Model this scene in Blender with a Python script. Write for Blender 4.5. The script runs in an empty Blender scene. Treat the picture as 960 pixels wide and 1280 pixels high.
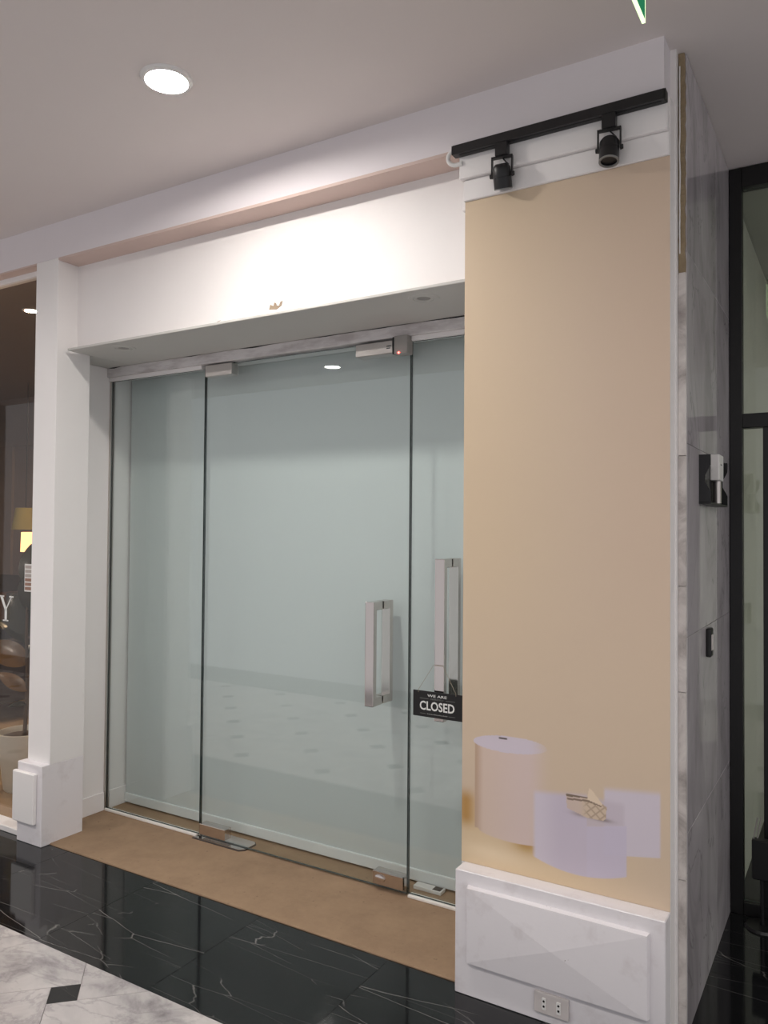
import bpy, bmesh, math, random
import numpy as np
from mathutils import Vector, Matrix
random.seed(7)
scene = bpy.context.scene
COL = scene.collection

# ------------------------------------------------------------------ camera
YAW, PIT, ROL = 0.545282, 0.0225943, 0.0078905
FWD = Vector((-math.sin(YAW)*math.cos(PIT), math.cos(YAW)*math.cos(PIT), math.sin(PIT)))
R0 = Vector((math.cos(YAW), math.sin(YAW), 0)); U0 = R0.cross(FWD)
RX = math.cos(ROL)*R0 + math.sin(ROL)*U0
UX = -math.sin(ROL)*R0 + math.cos(ROL)*U0
cd = bpy.data.cameras.new('camera'); cam = bpy.data.objects.new('camera', cd); COL.objects.link(cam)
cam.matrix_world = Matrix(((RX.x, UX.x, -FWD.x, 0), (RX.y, UX.y, -FWD.y, 0), (RX.z, UX.z, -FWD.z, 1.56), (0, 0, 0, 1)))
cd.sensor_fit = 'AUTO'; cd.sensor_width = 36.0; cd.lens = 980/1280*36.0
cd.clip_start = 0.02
scene.camera = cam

# ------------------------------------------------------------------ world, exposure
w = bpy.data.worlds.new('world'); scene.world = w; w.use_nodes = True
w.node_tree.nodes['Background'].inputs[0].default_value = (0.98, 0.97, 1.0, 1)
w.node_tree.nodes['Background'].inputs[1].default_value = 0.55
vs = scene.view_settings
vs.view_transform = 'Standard'; vs.look = 'None'; vs.gamma = 1.0; vs.use_curve_mapping = False
vs.exposure = 0.08
LAMP = 445.0           # corridor downlight lens radiance
LAMP_COL = (1.0, 0.95, 0.89)

# ------------------------------------------------------------------ materials
def s2l(c):
    return tuple((v/255/12.92 if v/255 <= 0.04045 else ((v/255+0.055)/1.055)**2.4) for v in c)
MATS = {}
class NT:
    def __init__(s, name):
        s.m = bpy.data.materials.new(name); s.m.use_nodes = True
        s.t = s.m.node_tree; s.n = s.t.nodes; s.b = s.n['Principled BSDF']; s.out = s.n['Material Output']
    def new(s, typ, **kw):
        x = s.n.new(typ)
        for k, v in kw.items(): setattr(x, k, v)
        return x
    def link(s, a, b): s.t.links.new(a, b)
    def math(s, op, a, b=None, clamp=False):
        x = s.new('ShaderNodeMath', operation=op, use_clamp=clamp)
        for i, v in enumerate((a, b)):
            if v is None: continue
            if isinstance(v, (int, float)): x.inputs[i].default_value = v
            else: s.link(v, x.inputs[i])
        return x.outputs[0]
    def mix(s, fac, a, b):
        x = s.new('ShaderNodeMix', data_type='RGBA')
        for i, v in ((0, fac), (6, a), (7, b)):
            if isinstance(v, (int, float)): x.inputs[i].default_value = v
            elif isinstance(v, tuple): x.inputs[i].default_value = (*v, 1)
            else: s.link(v, x.inputs[i])
        return x.outputs[2]
    def coord(s, rnd=False, scale=(1, 1, 1), rot=(0, 0, 0)):
        tc = s.new('ShaderNodeTexCoord'); mp = s.new('ShaderNodeMapping')
        mp.inputs['Scale'].default_value = scale; mp.inputs['Rotation'].default_value = rot
        src = tc.outputs['Object']
        if rnd:
            oi = s.new('ShaderNodeObjectInfo')
            va = s.new('ShaderNodeVectorMath', operation='MULTIPLY_ADD')
            cmb = s.new('ShaderNodeCombineXYZ')
            for i in range(3): s.link(oi.outputs['Random'], cmb.inputs[i])
            s.link(cmb.outputs[0], va.inputs[0]); va.inputs[1].default_value = (37, 53, 19); s.link(src, va.inputs[2])
            src = va.outputs[0]
        s.link(src, mp.inputs[0]); return mp.outputs[0]
    def noise(s, vec, scale, detail=4, rough=0.55, dist=0.0):
        x = s.new('ShaderNodeTexNoise'); x.inputs['Scale'].default_value = scale
        x.inputs['Detail'].default_value = detail; x.inputs['Roughness'].default_value = rough
        x.inputs['Distortion'].default_value = dist; s.link(vec, x.inputs['Vector']); return x.outputs['Fac']
    def ramp(s, fac, *stops):
        x = s.new('ShaderNodeValToRGB'); e = x.color_ramp.elements
        while len(e) < len(stops): e.new(0.5)
        for el, (p, c) in zip(e, stops):
            el.position = p; el.color = (*c, 1) if isinstance(c, tuple) else (c, c, c, 1)
        s.link(fac, x.inputs[0]); return x.outputs[0]
    def bump(s, h, strength=0.2, dist=0.002):
        x = s.new('ShaderNodeBump'); x.inputs['Strength'].default_value = strength; x.inputs['Distance'].default_value = dist
        s.link(h, x.inputs['Height']); s.link(x.outputs[0], s.b.inputs['Normal'])
    def base(s, c):
        if isinstance(c, tuple): s.b.inputs['Base Color'].default_value = (*c, 1)
        else: s.link(c, s.b.inputs['Base Color'])
    def set(s, **kw):
        for k, v in kw.items(): s.b.inputs[k.replace('_', ' ')].default_value = v

def plain(name, rgb, rough=0.5, metal=0.0, var=0.05, scale=6.0, bump=0.0, spec=0.5):
    t = NT(name); c = s2l(rgb); v = t.coord()
    n = t.noise(v, scale, 4)
    t.base(t.mix(n, tuple(x*(1-var) for x in c), tuple(min(1, x*(1+var)) for x in c)))
    t.set(Roughness=rough, Metallic=metal); t.b.inputs['Specular IOR Level'].default_value = spec
    if bump: t.bump(t.noise(v, scale*20, 3), bump)
    MATS[name] = t.m; return t.m

plain('white_paint', (236, 232, 231), 0.55, var=0.02, bump=0.06)
plain('pillar_paint', (238, 235, 234), 0.45, var=0.02, bump=0.05)
plain('fascia_paint', (228, 222, 225), 0.6, var=0.02, bump=0.06)
plain('ceiling_paint', (222, 214, 212), 0.8, var=0.01)
plain('soffit_pinkish', (208, 186, 177), 0.7, var=0.04)  # even pinkish tone for both recess soffits
plain('grey_soffit', (196, 194, 190), 0.7, var=0.02)
plain('interior_paint', (205, 206, 200), 0.7, var=0.03)
plain('dark_wall', (62, 58, 60), 0.7, var=0.05)
plain('opposite_wall_paint', (150, 152, 150), 0.7, var=0.04)
plain('black_metal', (22, 21, 23), 0.38, var=0.05, spec=0.5)
plain('black_frame', (9, 8, 9), 0.45, var=0.05)
plain('chrome', (214, 205, 200), 0.10, 1.0, var=0.02)
plain('satin_steel', (198, 192, 188), 0.30, 1.0, var=0.03)
plain('grey_plastic', (150, 146, 142), 0.45, var=0.02)
plain('white_plastic', (226, 224, 222), 0.35, var=0.02)
plain('socket_plastic', (205, 198, 196), 0.4, var=0.05, scale=40)
plain('black_plastic', (14, 13, 14), 0.4, var=0.03)
plain('sign_black', (17, 16, 17), 0.55, var=0.04)
plain('sign_white', (226, 226, 224), 0.6, var=0.02)
plain('sign_grey', (130, 130, 128), 0.6, var=0.02)
plain('string', (150, 138, 118), 0.9)
plain('blind_rail', (222, 226, 227), 0.4, var=0.01)
plain('brown_chip', (150, 132, 112), 0.9, var=0.15)
plain('grout_dark', (16, 15, 16), 0.8)
plain('grout_light', (120, 114, 112), 0.8)
plain('soil', (70, 55, 46), 0.95, var=0.3, scale=60, bump=0.6)
plain('pot_white', (214, 214, 206), 0.45, var=0.02)
plain('shop_ceiling', (104, 92, 82), 0.8)
plain('shop_wall', (126, 112, 106), 0.8, var=0.08)
plain('shop_wainscot', (74, 62, 54), 0.6, var=0.06)
plain('shop_dark_fabric', (52, 44, 46), 0.9, var=0.1, scale=30)
plain('shop_wood', (112, 76, 54), 0.5, var=0.15)
plain('brass', (190, 150, 90), 0.3, 1.0)
plain('olive_shade', (150, 136, 78), 0.8, var=0.05)
plain('swatch_grey', (176, 166, 160), 0.7)
plain('swatch_brown', (150, 116, 100), 0.7)
plain('room_floor_dark', (26, 25, 27), 0.35, var=0.1)
plain('room_ceiling', (170, 172, 164), 0.8)
plain('exit_green', (30, 128, 84), 0.3, var=0.03)
plain('strip_white', (238, 234, 228), 0.5, var=0.06, scale=25)

# painted trim with scuffs
t = NT('scuffed_paint'); v = t.coord()
n = t.noise(v, 7, 6, 0.65); d = t.ramp(n, (0.55, 0.0), (0.75, 1.0))
n2 = t.noise(v, 42, 3); d2 = t.ramp(n2, (0.735, 0.0), (0.77, 1.0))
t.base(t.mix(d2, t.mix(d, s2l((230, 226, 229)), s2l((212, 205, 207))), s2l((128, 116, 112))))
t.set(Roughness=0.5); t.bump(n, 0.25, 0.004); MATS['scuffed_paint'] = t.m

t = NT('header_plaster'); v = t.coord(scale=(0.7, 1, 3))
n = t.noise(v, 7, 6, 0.65); d = t.ramp(n, (0.44, 0.0), (0.66, 1.0))
t.base(t.mix(d, s2l((216, 212, 212)), s2l((184, 177, 177))))
t.set(Roughness=0.75); t.bump(n, 0.4, 0.006); MATS['header_plaster'] = t.m

# black marble with thin white veins
t = NT('black_marble')
vein = None
for rot, scl, ns, wd, lo, amp in ((0.18, (0.40, 2.1, 1), 3.4, 0.009, 0.46, 0.8), (-0.12, (0.35, 2.4, 1), 4.4, 0.009, 0.48, 0.55), (0.35, (0.3, 2.8, 1), 3.0, 0.008, 0.5, 0.6), (1.1, (0.45, 1.7, 1), 3.2, 0.007, 0.55, 0.8)):
    v = t.coord(True, scl, (0, 0, rot))
    nz = t.new('ShaderNodeTexNoise'); nz.inputs['Scale'].default_value = 3.0; nz.inputs['Detail'].default_value = 4; t.link(v, nz.inputs['Vector'])
    off = t.new('ShaderNodeVectorMath', operation='MULTIPLY_ADD'); t.link(nz.outputs['Color'], off.inputs[0]); off.inputs[1].default_value = (0.12, 0.12, 0.0); t.link(v, off.inputs[2])
    vo = t.new('ShaderNodeTexVoronoi', feature='DISTANCE_TO_EDGE', voronoi_dimensions='2D'); vo.inputs['Scale'].default_value = ns; t.link(off.outputs[0], vo.inputs['Vector'])
    ve = t.ramp(vo.outputs['Distance'], (0.0, 1.0), (wd, 0.0))
    gt = t.ramp(t.noise(v, 2.6, 3), (lo, 0.0), (lo+0.16, 1.0))
    q = t.math('MULTIPLY', t.math('MULTIPLY', ve, gt), amp)
    vein = q if vein is None else t.math('ADD', vein, q, True)
v = t.coord(True)
spk = t.ramp(t.noise(v, 55, 2), (0.76, 0.0), (0.80, 1.0))
vein = t.math('ADD', vein, t.math('MULTIPLY', spk, 0.2), True)
cl = t.mix(t.noise(v, 2.5, 4), s2l((10, 11, 12)), s2l((25, 26, 28)))
t.base(t.mix(t.math('MULTIPLY', vein, 0.6), cl, s2l((190, 186, 182))))
t.set(Roughness=0.07); MATS['black_marble'] = t.m

# pale grey marble tile
t = NT('white_marble'); v = t.coord(True, (1, 1.5, 1), (0, 0, 0.4))
n = t.noise(v, 3.2, 7, 0.62, 0.6); c = t.ramp(n, (0.30, s2l((128, 123, 125))), (0.47, s2l((184, 179, 179))), (0.7, s2l((208, 203, 201))))
n2 = t.noise(v, 2.0, 6, 0.6, 1.2)
ve = t.ramp(t.math('ABSOLUTE', t.math('SUBTRACT', n2, 0.5)), (0.0, 1.0), (0.03, 0.0))
t.base(t.mix(t.math('MULTIPLY', ve, 0.35), c, s2l((124, 118, 122))))
t.set(Roughness=0.16); MATS['white_marble'] = t.m

# grey wall marble
t = NT('grey_marble'); v = t.coord(True, (1.4, 1.4, 0.7), (0.3, 0.2, 0.1))
n = t.noise(v, 2.6, 7, 0.6, 0.8); c = t.ramp(n, (0.32, s2l((158, 152, 156))), (0.5, s2l((186, 180, 184))), (0.7, s2l((204, 199, 202))))
n2 = t.noise(v, 1.6, 5, 0.55, 0.7)
ve = t.ramp(t.math('ABSOLUTE', t.math('SUBTRACT', n2, 0.5)), (0.0, 1.0), (0.007, 0.0))
t.base(t.mix(t.math('MULTIPLY', ve, 0.4), c, s2l((104, 100, 106))))
t.set(Roughness=0.06); MATS['grey_marble'] = t.m

t = NT('marble_edge'); v = t.coord(True)
n = t.noise(v, 7, 7, 0.65, 0.6); c = t.ramp(n, (0.32, s2l((150, 142, 138))), (0.5, s2l((206, 199, 195))), (0.7, s2l((230, 224, 219))))
t.base(c); t.set(Roughness=0.5); t.bump(n, 0.4, 0.004); MATS['marble_edge'] = t.m

t = NT('bare_mortar'); v = t.coord()
n = t.noise(v, 14, 6, 0.65); t.base(t.mix(n, s2l((108, 92, 70)), s2l((170, 152, 124))))
t.set(Roughness=0.95); t.bump(n, 0.9, 0.01); MATS['bare_mortar'] = t.m

# brown floor covering
t = NT('brown_covering'); v = t.coord()
n = t.noise(v, 7, 8, 0.7); c = t.mix(n, s2l((124, 100, 79)), s2l((174, 146, 117)))
sp = t.ramp(t.noise(v, 30, 3), (0.67, 0.0), (0.74, 1.0))
t.base(t.mix(t.math('MULTIPLY', sp, 0.5), c, s2l((86, 68, 54))))
t.set(Roughness=0.85); t.bump(t.noise(v, 160, 3), 0.35, 0.002); MATS['brown_covering'] = t.m

t = NT('brown_tile'); v = t.coord(True)
n = t.noise(v, 2.6, 6, 0.6, 0.8); t.base(t.mix(n, s2l((150, 128, 104)), s2l((196, 172, 142)))); t.set(Roughness=0.2); MATS['brown_tile'] = t.m

# roller blind fabric
t = NT('blind_fabric'); v = t.coord(scale=(1, 1, 1))
wv = t.noise(v, 420, 2); t.base(t.mix(wv, s2l((196, 203, 203)), s2l((203, 209, 209)))); t.set(Roughness=0.8)
t.bump(wv, 0.05, 0.0005); MATS['blind_fabric'] = t.m

# rubber plant leaf
t = NT('leaf'); v = t.coord(True)
n = t.noise(v, 6, 3); t.base(t.mix(n, s2l((26, 34, 24)), s2l((58, 52, 36)))); t.set(Roughness=0.22); MATS['leaf'] = t.m
t = NT('leaf_bronze'); v = t.coord(True)
n = t.noise(v, 6, 3); t.base(t.mix(n, s2l((66, 48, 28)), s2l((130, 96, 52)))); t.set(Roughness=0.22); MATS['leaf_bronze'] = t.m
plain('stem_brown', (84, 66, 48), 0.8, var=0.2)

def emit(name, rgb, strength):
    t = NT(name); e = t.new('ShaderNodeEmission'); e.inputs[0].default_value = (*rgb, 1); e.inputs[1].default_value = strength
    t.link(e.outputs[0], t.out.inputs[0]); t.n.remove(t.b); MATS[name] = t.m
emit('lamp_lens', LAMP_COL, LAMP)
emit('red_led', (1.0, 0.05, 0.04), 18.0)
emit('amber_glow', (1.0, 0.52, 0.2), 3.2)
emit('warm_lens', (1.0, 0.74, 0.46), 1700.0)
emit('dim_lens', (1.0, 0.98, 0.86), 160.0)
emit('exit_glow', (0.03, 0.26, 0.12), 0.7)
emit('exit_edge', (0.75, 1.0, 0.55), 1.6)

def glass(name, tint, f0=0.05):
    t = NT(name); t.n.remove(t.b)
    tr = t.new('ShaderNodeBsdfTransparent'); tr.inputs[0].default_value = (*tint, 1)
    gl = t.new('ShaderNodeBsdfGlossy'); gl.inputs['Roughness'].default_value = 0.0; gl.inputs[0].default_value = (1, 1, 1, 1)
    ge = t.new('ShaderNodeNewGeometry'); dt = t.new('ShaderNodeVectorMath', operation='DOT_PRODUCT')
    t.link(ge.outputs['Normal'], dt.inputs[0]); t.link(ge.outputs['Incoming'], dt.inputs[1])
    c = t.math('SUBTRACT', 1.0, t.math('ABSOLUTE', dt.outputs['Value']), True)
    F = t.math('ADD', t.math('MULTIPLY', t.math('POWER', c, 5.0), 1-f0), f0, True)
    mx = t.new('ShaderNodeMixShader'); t.link(F, mx.inputs[0]); t.link(tr.outputs[0], mx.inputs[1]); t.link(gl.outputs[0], mx.inputs[2])
    t.link(mx.outputs[0], t.out.inputs[0]); MATS[name] = t.m
glass('clear_glass', (0.972, 0.992, 0.986), 0.06)
glass('shop_glass', (0.90, 0.88, 0.86), 0.035)
glass('alcove_glass', (0.92, 0.935, 0.90), 0.045)
plain('glass_edge', (34, 48, 46), 0.2, var=0.05)

# ------------------------------------------------------------------ mesh helpers
def tag(o, label=None, cat=None, group=None, kind=None):
    if label: o['label'] = label
    if cat: o['category'] = cat
    if group: o['group'] = group
    if kind: o['kind'] = kind
    return o
def empty(name, loc, label, cat, group=None):
    o = bpy.data.objects.new(name, None); COL.objects.link(o); o.location = loc; o.empty_display_size = 0.05
    return tag(o, label, cat, group)
class MB:
    """Collects shapes given in world coordinates; build() links them as one mesh object."""
    def __init__(s): s.bm = bmesh.new()
    def box(s, x0, x1, y0, y1, z0, z1, bev=0.0, seg=1):
        b = bmesh.new(); bmesh.ops.create_cube(b, size=1.0)
        bmesh.ops.scale(b, vec=(abs(x1-x0), abs(y1-y0), abs(z1-z0)), verts=b.verts)
        bmesh.ops.translate(b, vec=((x0+x1)/2, (y0+y1)/2, (z0+z1)/2), verts=b.verts)
        if bev: bmesh.ops.bevel(b, geom=b.edges[:], offset=bev, segments=seg, affect='EDGES', profile=0.6)
        return s.add(b)
    def add(s, b, mat=None):
        if mat is not None: b.transform(mat)
        me = bpy.data.meshes.new('tmp'); b.to_mesh(me); b.free(); s.bm.from_mesh(me); bpy.data.meshes.remove(me); return s
    def prism(s, pts, z0, z1, mat=None):
        """polygon pts (x,y) extruded z0..z1"""
        b = bmesh.new(); lo = [b.verts.new((x, y, z0)) for x, y in pts]; hi = [b.verts.new((x, y, z1)) for x, y in pts]
        b.faces.new(lo[::-1]); b.faces.new(hi); n = len(pts)
        for i in range(n): b.faces.new((lo[i], lo[(i+1) % n], hi[(i+1) % n], hi[i]))
        bmesh.ops.recalc_face_normals(b, faces=b.faces[:]); return s.add(b, mat)
    def lathe(s, prof, mat=None, seg=32):
        """profile (r,z) revolved about Z"""
        b = bmesh.new(); rings = []
        for r, z in prof:
            if r < 1e-6: rings.append([b.verts.new((0, 0, z))])
            else: rings.append([b.verts.new((r*math.cos(2*math.pi*i/seg), r*math.sin(2*math.pi*i/seg), z)) for i in range(seg)])
        for A, B in zip(rings, rings[1:]):
            for i in range(seg):
                j = (i+1) % seg
                if len(A) == 1 and len(B) == 1: continue
                if len(A) == 1: b.faces.new((A[0], B[j], B[i]))
                elif len(B) == 1: b.faces.new((A[i], A[j], B[0]))
                else: b.faces.new((A[i], A[j], B[j], B[i]))
        bmesh.ops.recalc_face_normals(b, faces=b.faces[:]); return s.add(b, mat)
    def tube(s, pts, r, seg=8):
        pts = [Vector(p) for p in pts]; b = bmesh.new(); rings = []
        for i, p in enumerate(pts):
            d = (pts[min(i+1, len(pts)-1)]-pts[max(i-1, 0)]).normalized()
            a = d.orthogonal().normalized() if i == 0 else (a0 - d*a0.dot(d)).normalized()
            a0 = a; c = d.cross(a); rr = r[i] if isinstance(r, (list, tuple)) else r
            rings.append([b.verts.new(p+rr*(math.cos(2*math.pi*k/seg)*a+math.sin(2*math.pi*k/seg)*c)) for k in range(seg)])
        for A, B in zip(rings, rings[1:]):
            for k in range(seg): b.faces.new((A[k], A[(k+1) % seg], B[(k+1) % seg], B[k]))
        b.faces.new(rings[0][::-1]); b.faces.new(rings[-1]); bmesh.ops.recalc_face_normals(b, faces=b.faces[:]); return s.add(b)
    def build(s, name, mat, parent=None, origin=None, smooth=False):
        me = bpy.data.meshes.new(name); 
        if origin is None:
            if parent is not None: origin = parent_origin(parent)
            else:
                c = [v.co for v in s.bm.verts]; origin = Vector((sum((min(v[i] for v in c), max(v[i] for v in c)))/2 for i in range(3)))
        origin = Vector(origin)
        bmesh.ops.translate(s.bm, vec=-origin, verts=s.bm.verts)
        if smooth:
            for f in s.bm.faces: f.smooth = True
            for e in s.bm.edges:
                if len(e.link_faces) == 2 and e.calc_face_angle(0) > 0.6: e.smooth = False
        s.bm.to_mesh(me); s.bm.free()
        for m in (mat if isinstance(mat, (list, tuple)) else (mat,)): me.materials.append(MATS[m])
        o = bpy.data.objects.new(name, me); COL.objects.link(o)
        if parent is not None:
            o.parent = parent; o.location = origin - parent_origin(parent)
        else: o.location = origin
        return o
def parent_origin(p):
    v = Vector(p.location)
    while p.parent: p = p.parent; v += Vector(p.location)
    return v
def bx(name, mat, x0, x1, y0, y1, z0, z1, bev=0.0, parent=None, kind=None, seg=1, origin=None):
    o = MB().box(x0, x1, y0, y1, z0, z1, bev, seg).build(name, mat, parent, origin)
    if kind: o['kind'] = kind
    return o
def struct(o, label, cat): return tag(o, label, cat, kind='structure')
def TR(*loc): return Matrix.Translation(loc)
def RY(a): return Matrix.Rotation(a, 4, 'Y')
def RXm(a): return Matrix.Rotation(a, 4, 'X')
def RZ(a): return Matrix.Rotation(a, 4, 'Z')
def copy_tree(o, parent=None):
    c = o.copy(); COL.objects.link(c); c.parent = parent
    for ch in list(o.children): copy_tree(ch, c)
    return c

ZC = 3.085           # ceiling
YB = 2.48            # front line of brown entry floor / back of black band
YG = 2.94            # glass plane
XJ = -3.568          # jamb

# ================================================================== STRUCTURE
# ---- floor: slab + tiles
fl = struct(bx('floor', 'grout_light', -9.2, 2.6, -0.75, YB, -0.12, -0.0035), 'corridor floor of pale grey marble tiles with black dots and black bands', 'floor')
P, B = 0.484, 0.095
E1 = Vector((math.cos(math.radians(44.8)), math.sin(math.radians(44.8)))); E2 = Vector((-E1.y, E1.x))
D0 = Vector((-2.283, 1.724)); YW0, YW1 = -0.10, 1.886; XW0, XW1 = -9.0, 2.58
def clip(poly, axis, val, keep_less):
    out = []
    for a, b in zip(poly, poly[1:]+poly[:1]):
        ia = (a[axis] <= val) == keep_less or abs(a[axis]-val) < 1e-9; ib = (b[axis] <= val) == keep_less or abs(b[axis]-val) < 1e-9
        if ia: out.append(a)
        if ia != ib:
            t_ = (val-a[axis])/(b[axis]-a[axis]); out.append(a+(b-a)*t_)
    return out
def poly_tile(name, mat, poly, parent, z0=-0.012, z1=0.0):
    c = sum(poly, Vector((0, 0)))/len(poly)
    return MB().prism([(p.x, p.y) for p in poly], z0, z1).build(name, mat, parent, (c.x, c.y, 0))
def area(p): return abs(sum(a.x*b.y-b.x*a.y for a, b in zip(p, p[1:]+p[:1])))/2
g = 0.0009
for i in range(-16, 17):
    for j in range(-16, 17):
        h = B/2
        if (i+j) % 2 == 0: r = (i*P+h, (i+1)*P-h, j*P-h, (j+1)*P+h)
        else: r = (i*P-h, (i+1)*P+h, j*P+h, (j+1)*P-h)
        for nm, mt, (u0, u1, v0, v1) in (('marble_tile', 'white_marble', r), ('accent_tile', 'black_marble', (i*P-h, i*P+h, j*P-h, j*P+h))):
            poly = [D0+E1*a+E2*b for a, b in ((u0+g, v0+g), (u1-g, v0+g), (u1-g, v1-g), (u0+g, v1-g))]
            for ax, val, less in ((1, YW1-g, True), (1, YW0+g, False), (0, XW1, True), (0, -7.6, False)):
                if poly: poly = clip(poly, ax, val, less)
            if len(poly) > 2 and area(poly) > 2e-4: poly_tile(nm, mt, poly, fl)
# far left end of the corridor floor, beyond what the photo shows
bx('marble_tile', 'white_marble', -9.15, -7.602, YW0, YW1, -0.012, 0.0, parent=fl, origin=(-8.4, 0.9, 0))
# black bands: 0.6 m tiles, near and far side of corridor
X0 = -2.067
for yb0, yb1 in ((YW1, YB), (-0.74, YW0)):
    for k in range(-11, 8):
        if k > 6: continue
        a = X0+0.5985*k; b = a+0.5985
        bx('black_tile', 'black_marble', a+0.001, b-0.001, yb0+0.0007, yb1-0.0007, -0.012, 0.0, parent=fl, origin=((a+b)/2, (yb0+yb1)/2, 0))
# ---- entry floor (brown covering running under the glass into the shop)
struct(bx('entry_floor', 'brown_covering', XJ-0.03, -0.6, YB, 5.4, -0.06, 0.006, 0.003), 'brown rough floor covering in front of and under the glass door', 'floor')
# ---- alcove floor (black marble)
af = struct(bx('alcove_floor', 'grout_dark', -0.463, 2.6, YB+0.001, 3.60, -0.06, -0.003), 'glossy black marble floor of the dim alcove at the right', 'floor')
for a, b in ((-0.4628, 0.30), (0.301, 0.90), (0.901, 1.50), (1.501, 2.10), (2.101, 2.598)):
    for c, d in ((YB+0.002, 3.02), (3.021, 3.598)):
        bx('black_tile', 'black_marble', a, b, c, d, -0.012, 0.0, parent=af, origin=((a+b)/2, (c+d)/2, 0))
# ---- ceiling and corridor shell
struct(bx('ceiling', 'ceiling_paint', -9.2, 2.6, -0.85, 3.75, ZC, ZC+0.08), 'plain smooth grey-white corridor ceiling', 'ceiling')
struct(bx('wall_left_end', 'opposite_wall_paint', -9.3, -9.2, -0.85, 2.5, -0.1, ZC), 'far left end wall of the corridor', 'wall')

# ---- fascia beam along the top
struct(bx('trim_1', 'fascia_paint', -9.2, -0.506, 2.472, 2.60, 2.905, ZC), 'long white fascia beam under the corridor ceiling', 'trim')
struct(bx('trim_2', 'soffit_pinkish', -3.411, -1.19, 2.4725, 2.60, 2.893, 2.9049), 'pinkish recess soffit above the bright white sign wall', 'trim')
struct(bx('wall_sign', 'white_paint', -3.56, -1.10, 2.59, 2.66, 2.452, 2.893), 'white sign wall above the entrance lit by the downlight', 'wall')
sf = struct(bx('trim_3', 'grey_soffit', -3.385, -1.15, 2.513, 2.945, 2.443, 2.455, 0.002), 'grey soffit board with a thin projecting lip over the glass door', 'trim')
struct(bx('trim_soffit_back', 'grey_soffit', -3.566, -3.3853, 2.672, 2.945, 2.443, 2.455), 'grey soffit return beside the left jamb', 'trim')
# crack of peeled paint along lip
# chips in the sign wall
c = MB(); c.prism([(-0.036, -0.012), (0.004, -0.016), (0.03, -0.004), (0.036, 0.016), (0.024, 0.012), (0.018, -0.002), (0.004, 0.0), (0.0, 0.012), (-0.008, 0.014), (-0.012, 0.0), (-0.03, 0.008)], -0.0015, 0.002, TR(-2.116, 2.5895, 2.508) @ RXm(math.pi/2))
tag(c.build('plaster_chip', 'brown_chip'), 'small brown chip in the white sign wall above the door', 'chip')
c = MB(); c.prism([(-0.07, -0.006), (-0.02, -0.004), (0.03, 0.002), (0.07, 0.012), (0.03, -0.002), (-0.02, -0.009)], -0.001, 0.0015, TR(-2.50, 2.5895, 2.475) @ RXm(math.pi/2))
tag(c.build('paint_crack', 'brown_chip'), 'thin peeling paint crack low on the white sign wall', 'crack')
# door header: rough painted beam + small angle
struct(MB().box(XJ, -1.0, 2.905, 2.96, 2.392, 2.443, 0.003).build('trim_4', 'header_plaster'), 'rough patched white header beam above the glass', 'trim')
struct(MB().box(XJ, -2.866, 2.918, 2.952, 2.372, 2.392, 0.002).box(-1.64, -1.0, 2.918, 2.952, 2.372, 2.392, 0.002).build('trim_5', 'white_paint'), 'white glazing channel under the header beam', 'trim')
gs = empty('gap_seam', (-2.4, 2.905, 2.44), 'dark broken seam between soffit board and header beam', 'seam')
for (a, b, th) in ((-3.555, -3.45, .006), (-2.98, -2.86, .003), (-2.6, -2.38, .006), (-2.2, -1.92, .003), (-1.9, -1.62, .003), (-1.58, -1.2, .005)):
    MB().prism([(a, 0), (a+(b-a)*.2, -th*.6), (a+(b-a)*.45, -th), (a+(b-a)*.7, -th*.5), (b, 0)], 0, 0.0016, TR(0, 2.9052, 2.4425) @ RXm(math.pi/2)).build('gap', 'grout_dark', gs)

# ---- left pillar (plinth, shaft), jamb, baseboard
pl = tag(empty('trim_pillar', (-3.5, 2.55, 0), 'white square pillar with panelled plinth left of the entrance', 'pillar'), kind='structure')
m = MB(); m.box(-3.585, -3.411, 2.472, 2.67, 0.39, 2.9049, 0.002); m.build('shaft', 'pillar_paint', pl)
pp = MB().box(-3.604, -3.411, 2.43, 2.67, 0.0, 0.392, 0.003).build('plinth', 'scuffed_paint', pl)
b = bmesh.new()
MB_ = MB(); MB_.box(-3.613, -3.447, 2.408, 2.4305, 0.105, 0.352, 0.004); MB_.build('raised_panel', 'pillar_paint', pp)
jw = struct(MB().box(-3.66, XJ, 2.66, 5.4, 0.0, 2.9, 0.0).build('wall_jamb', 'pillar_paint'), 'white jamb wall running past the left glass panel into the shop', 'wall')
bb = struct(MB().box(XJ, XJ+0.009, 2.671, 2.925, 0.006, 0.105, 0.002).box(XJ, XJ+0.009, 2.96, 3.6, 0.006, 0.105, 0.002).build('baseboard_left', 'white_paint'), 'low white baseboard on the left jamb wall', 'baseboard')
struct(MB().box(XJ, XJ+0.012, 2.926, 2.9335, 0.006, 2.392).box(XJ, XJ+0.012, 2.9465, 2.954, 0.006, 2.392).build('trim_6', 'satin_steel'), 'thin metal edge channel of the left glass panel', 'trim')

# ---- right column : plinth, column, mouldings
struct(bx('wall_column', 'white_paint', -1.19, -0.493, 2.501, 3.05, 0.0, 2.9049), 'white wall column behind the beige poster', 'wall')
pr = tag(empty('trim_plinth', (-0.84, 2.48, 0), 'white panelled plinth under the beige poster', 'plinth'), kind='structure')
bd = MB().box(-1.18, -0.494, 2.43, 2.5008, 0.0, 0.412, 0.003).build('body', 'scuffed_paint', pr)
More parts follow.
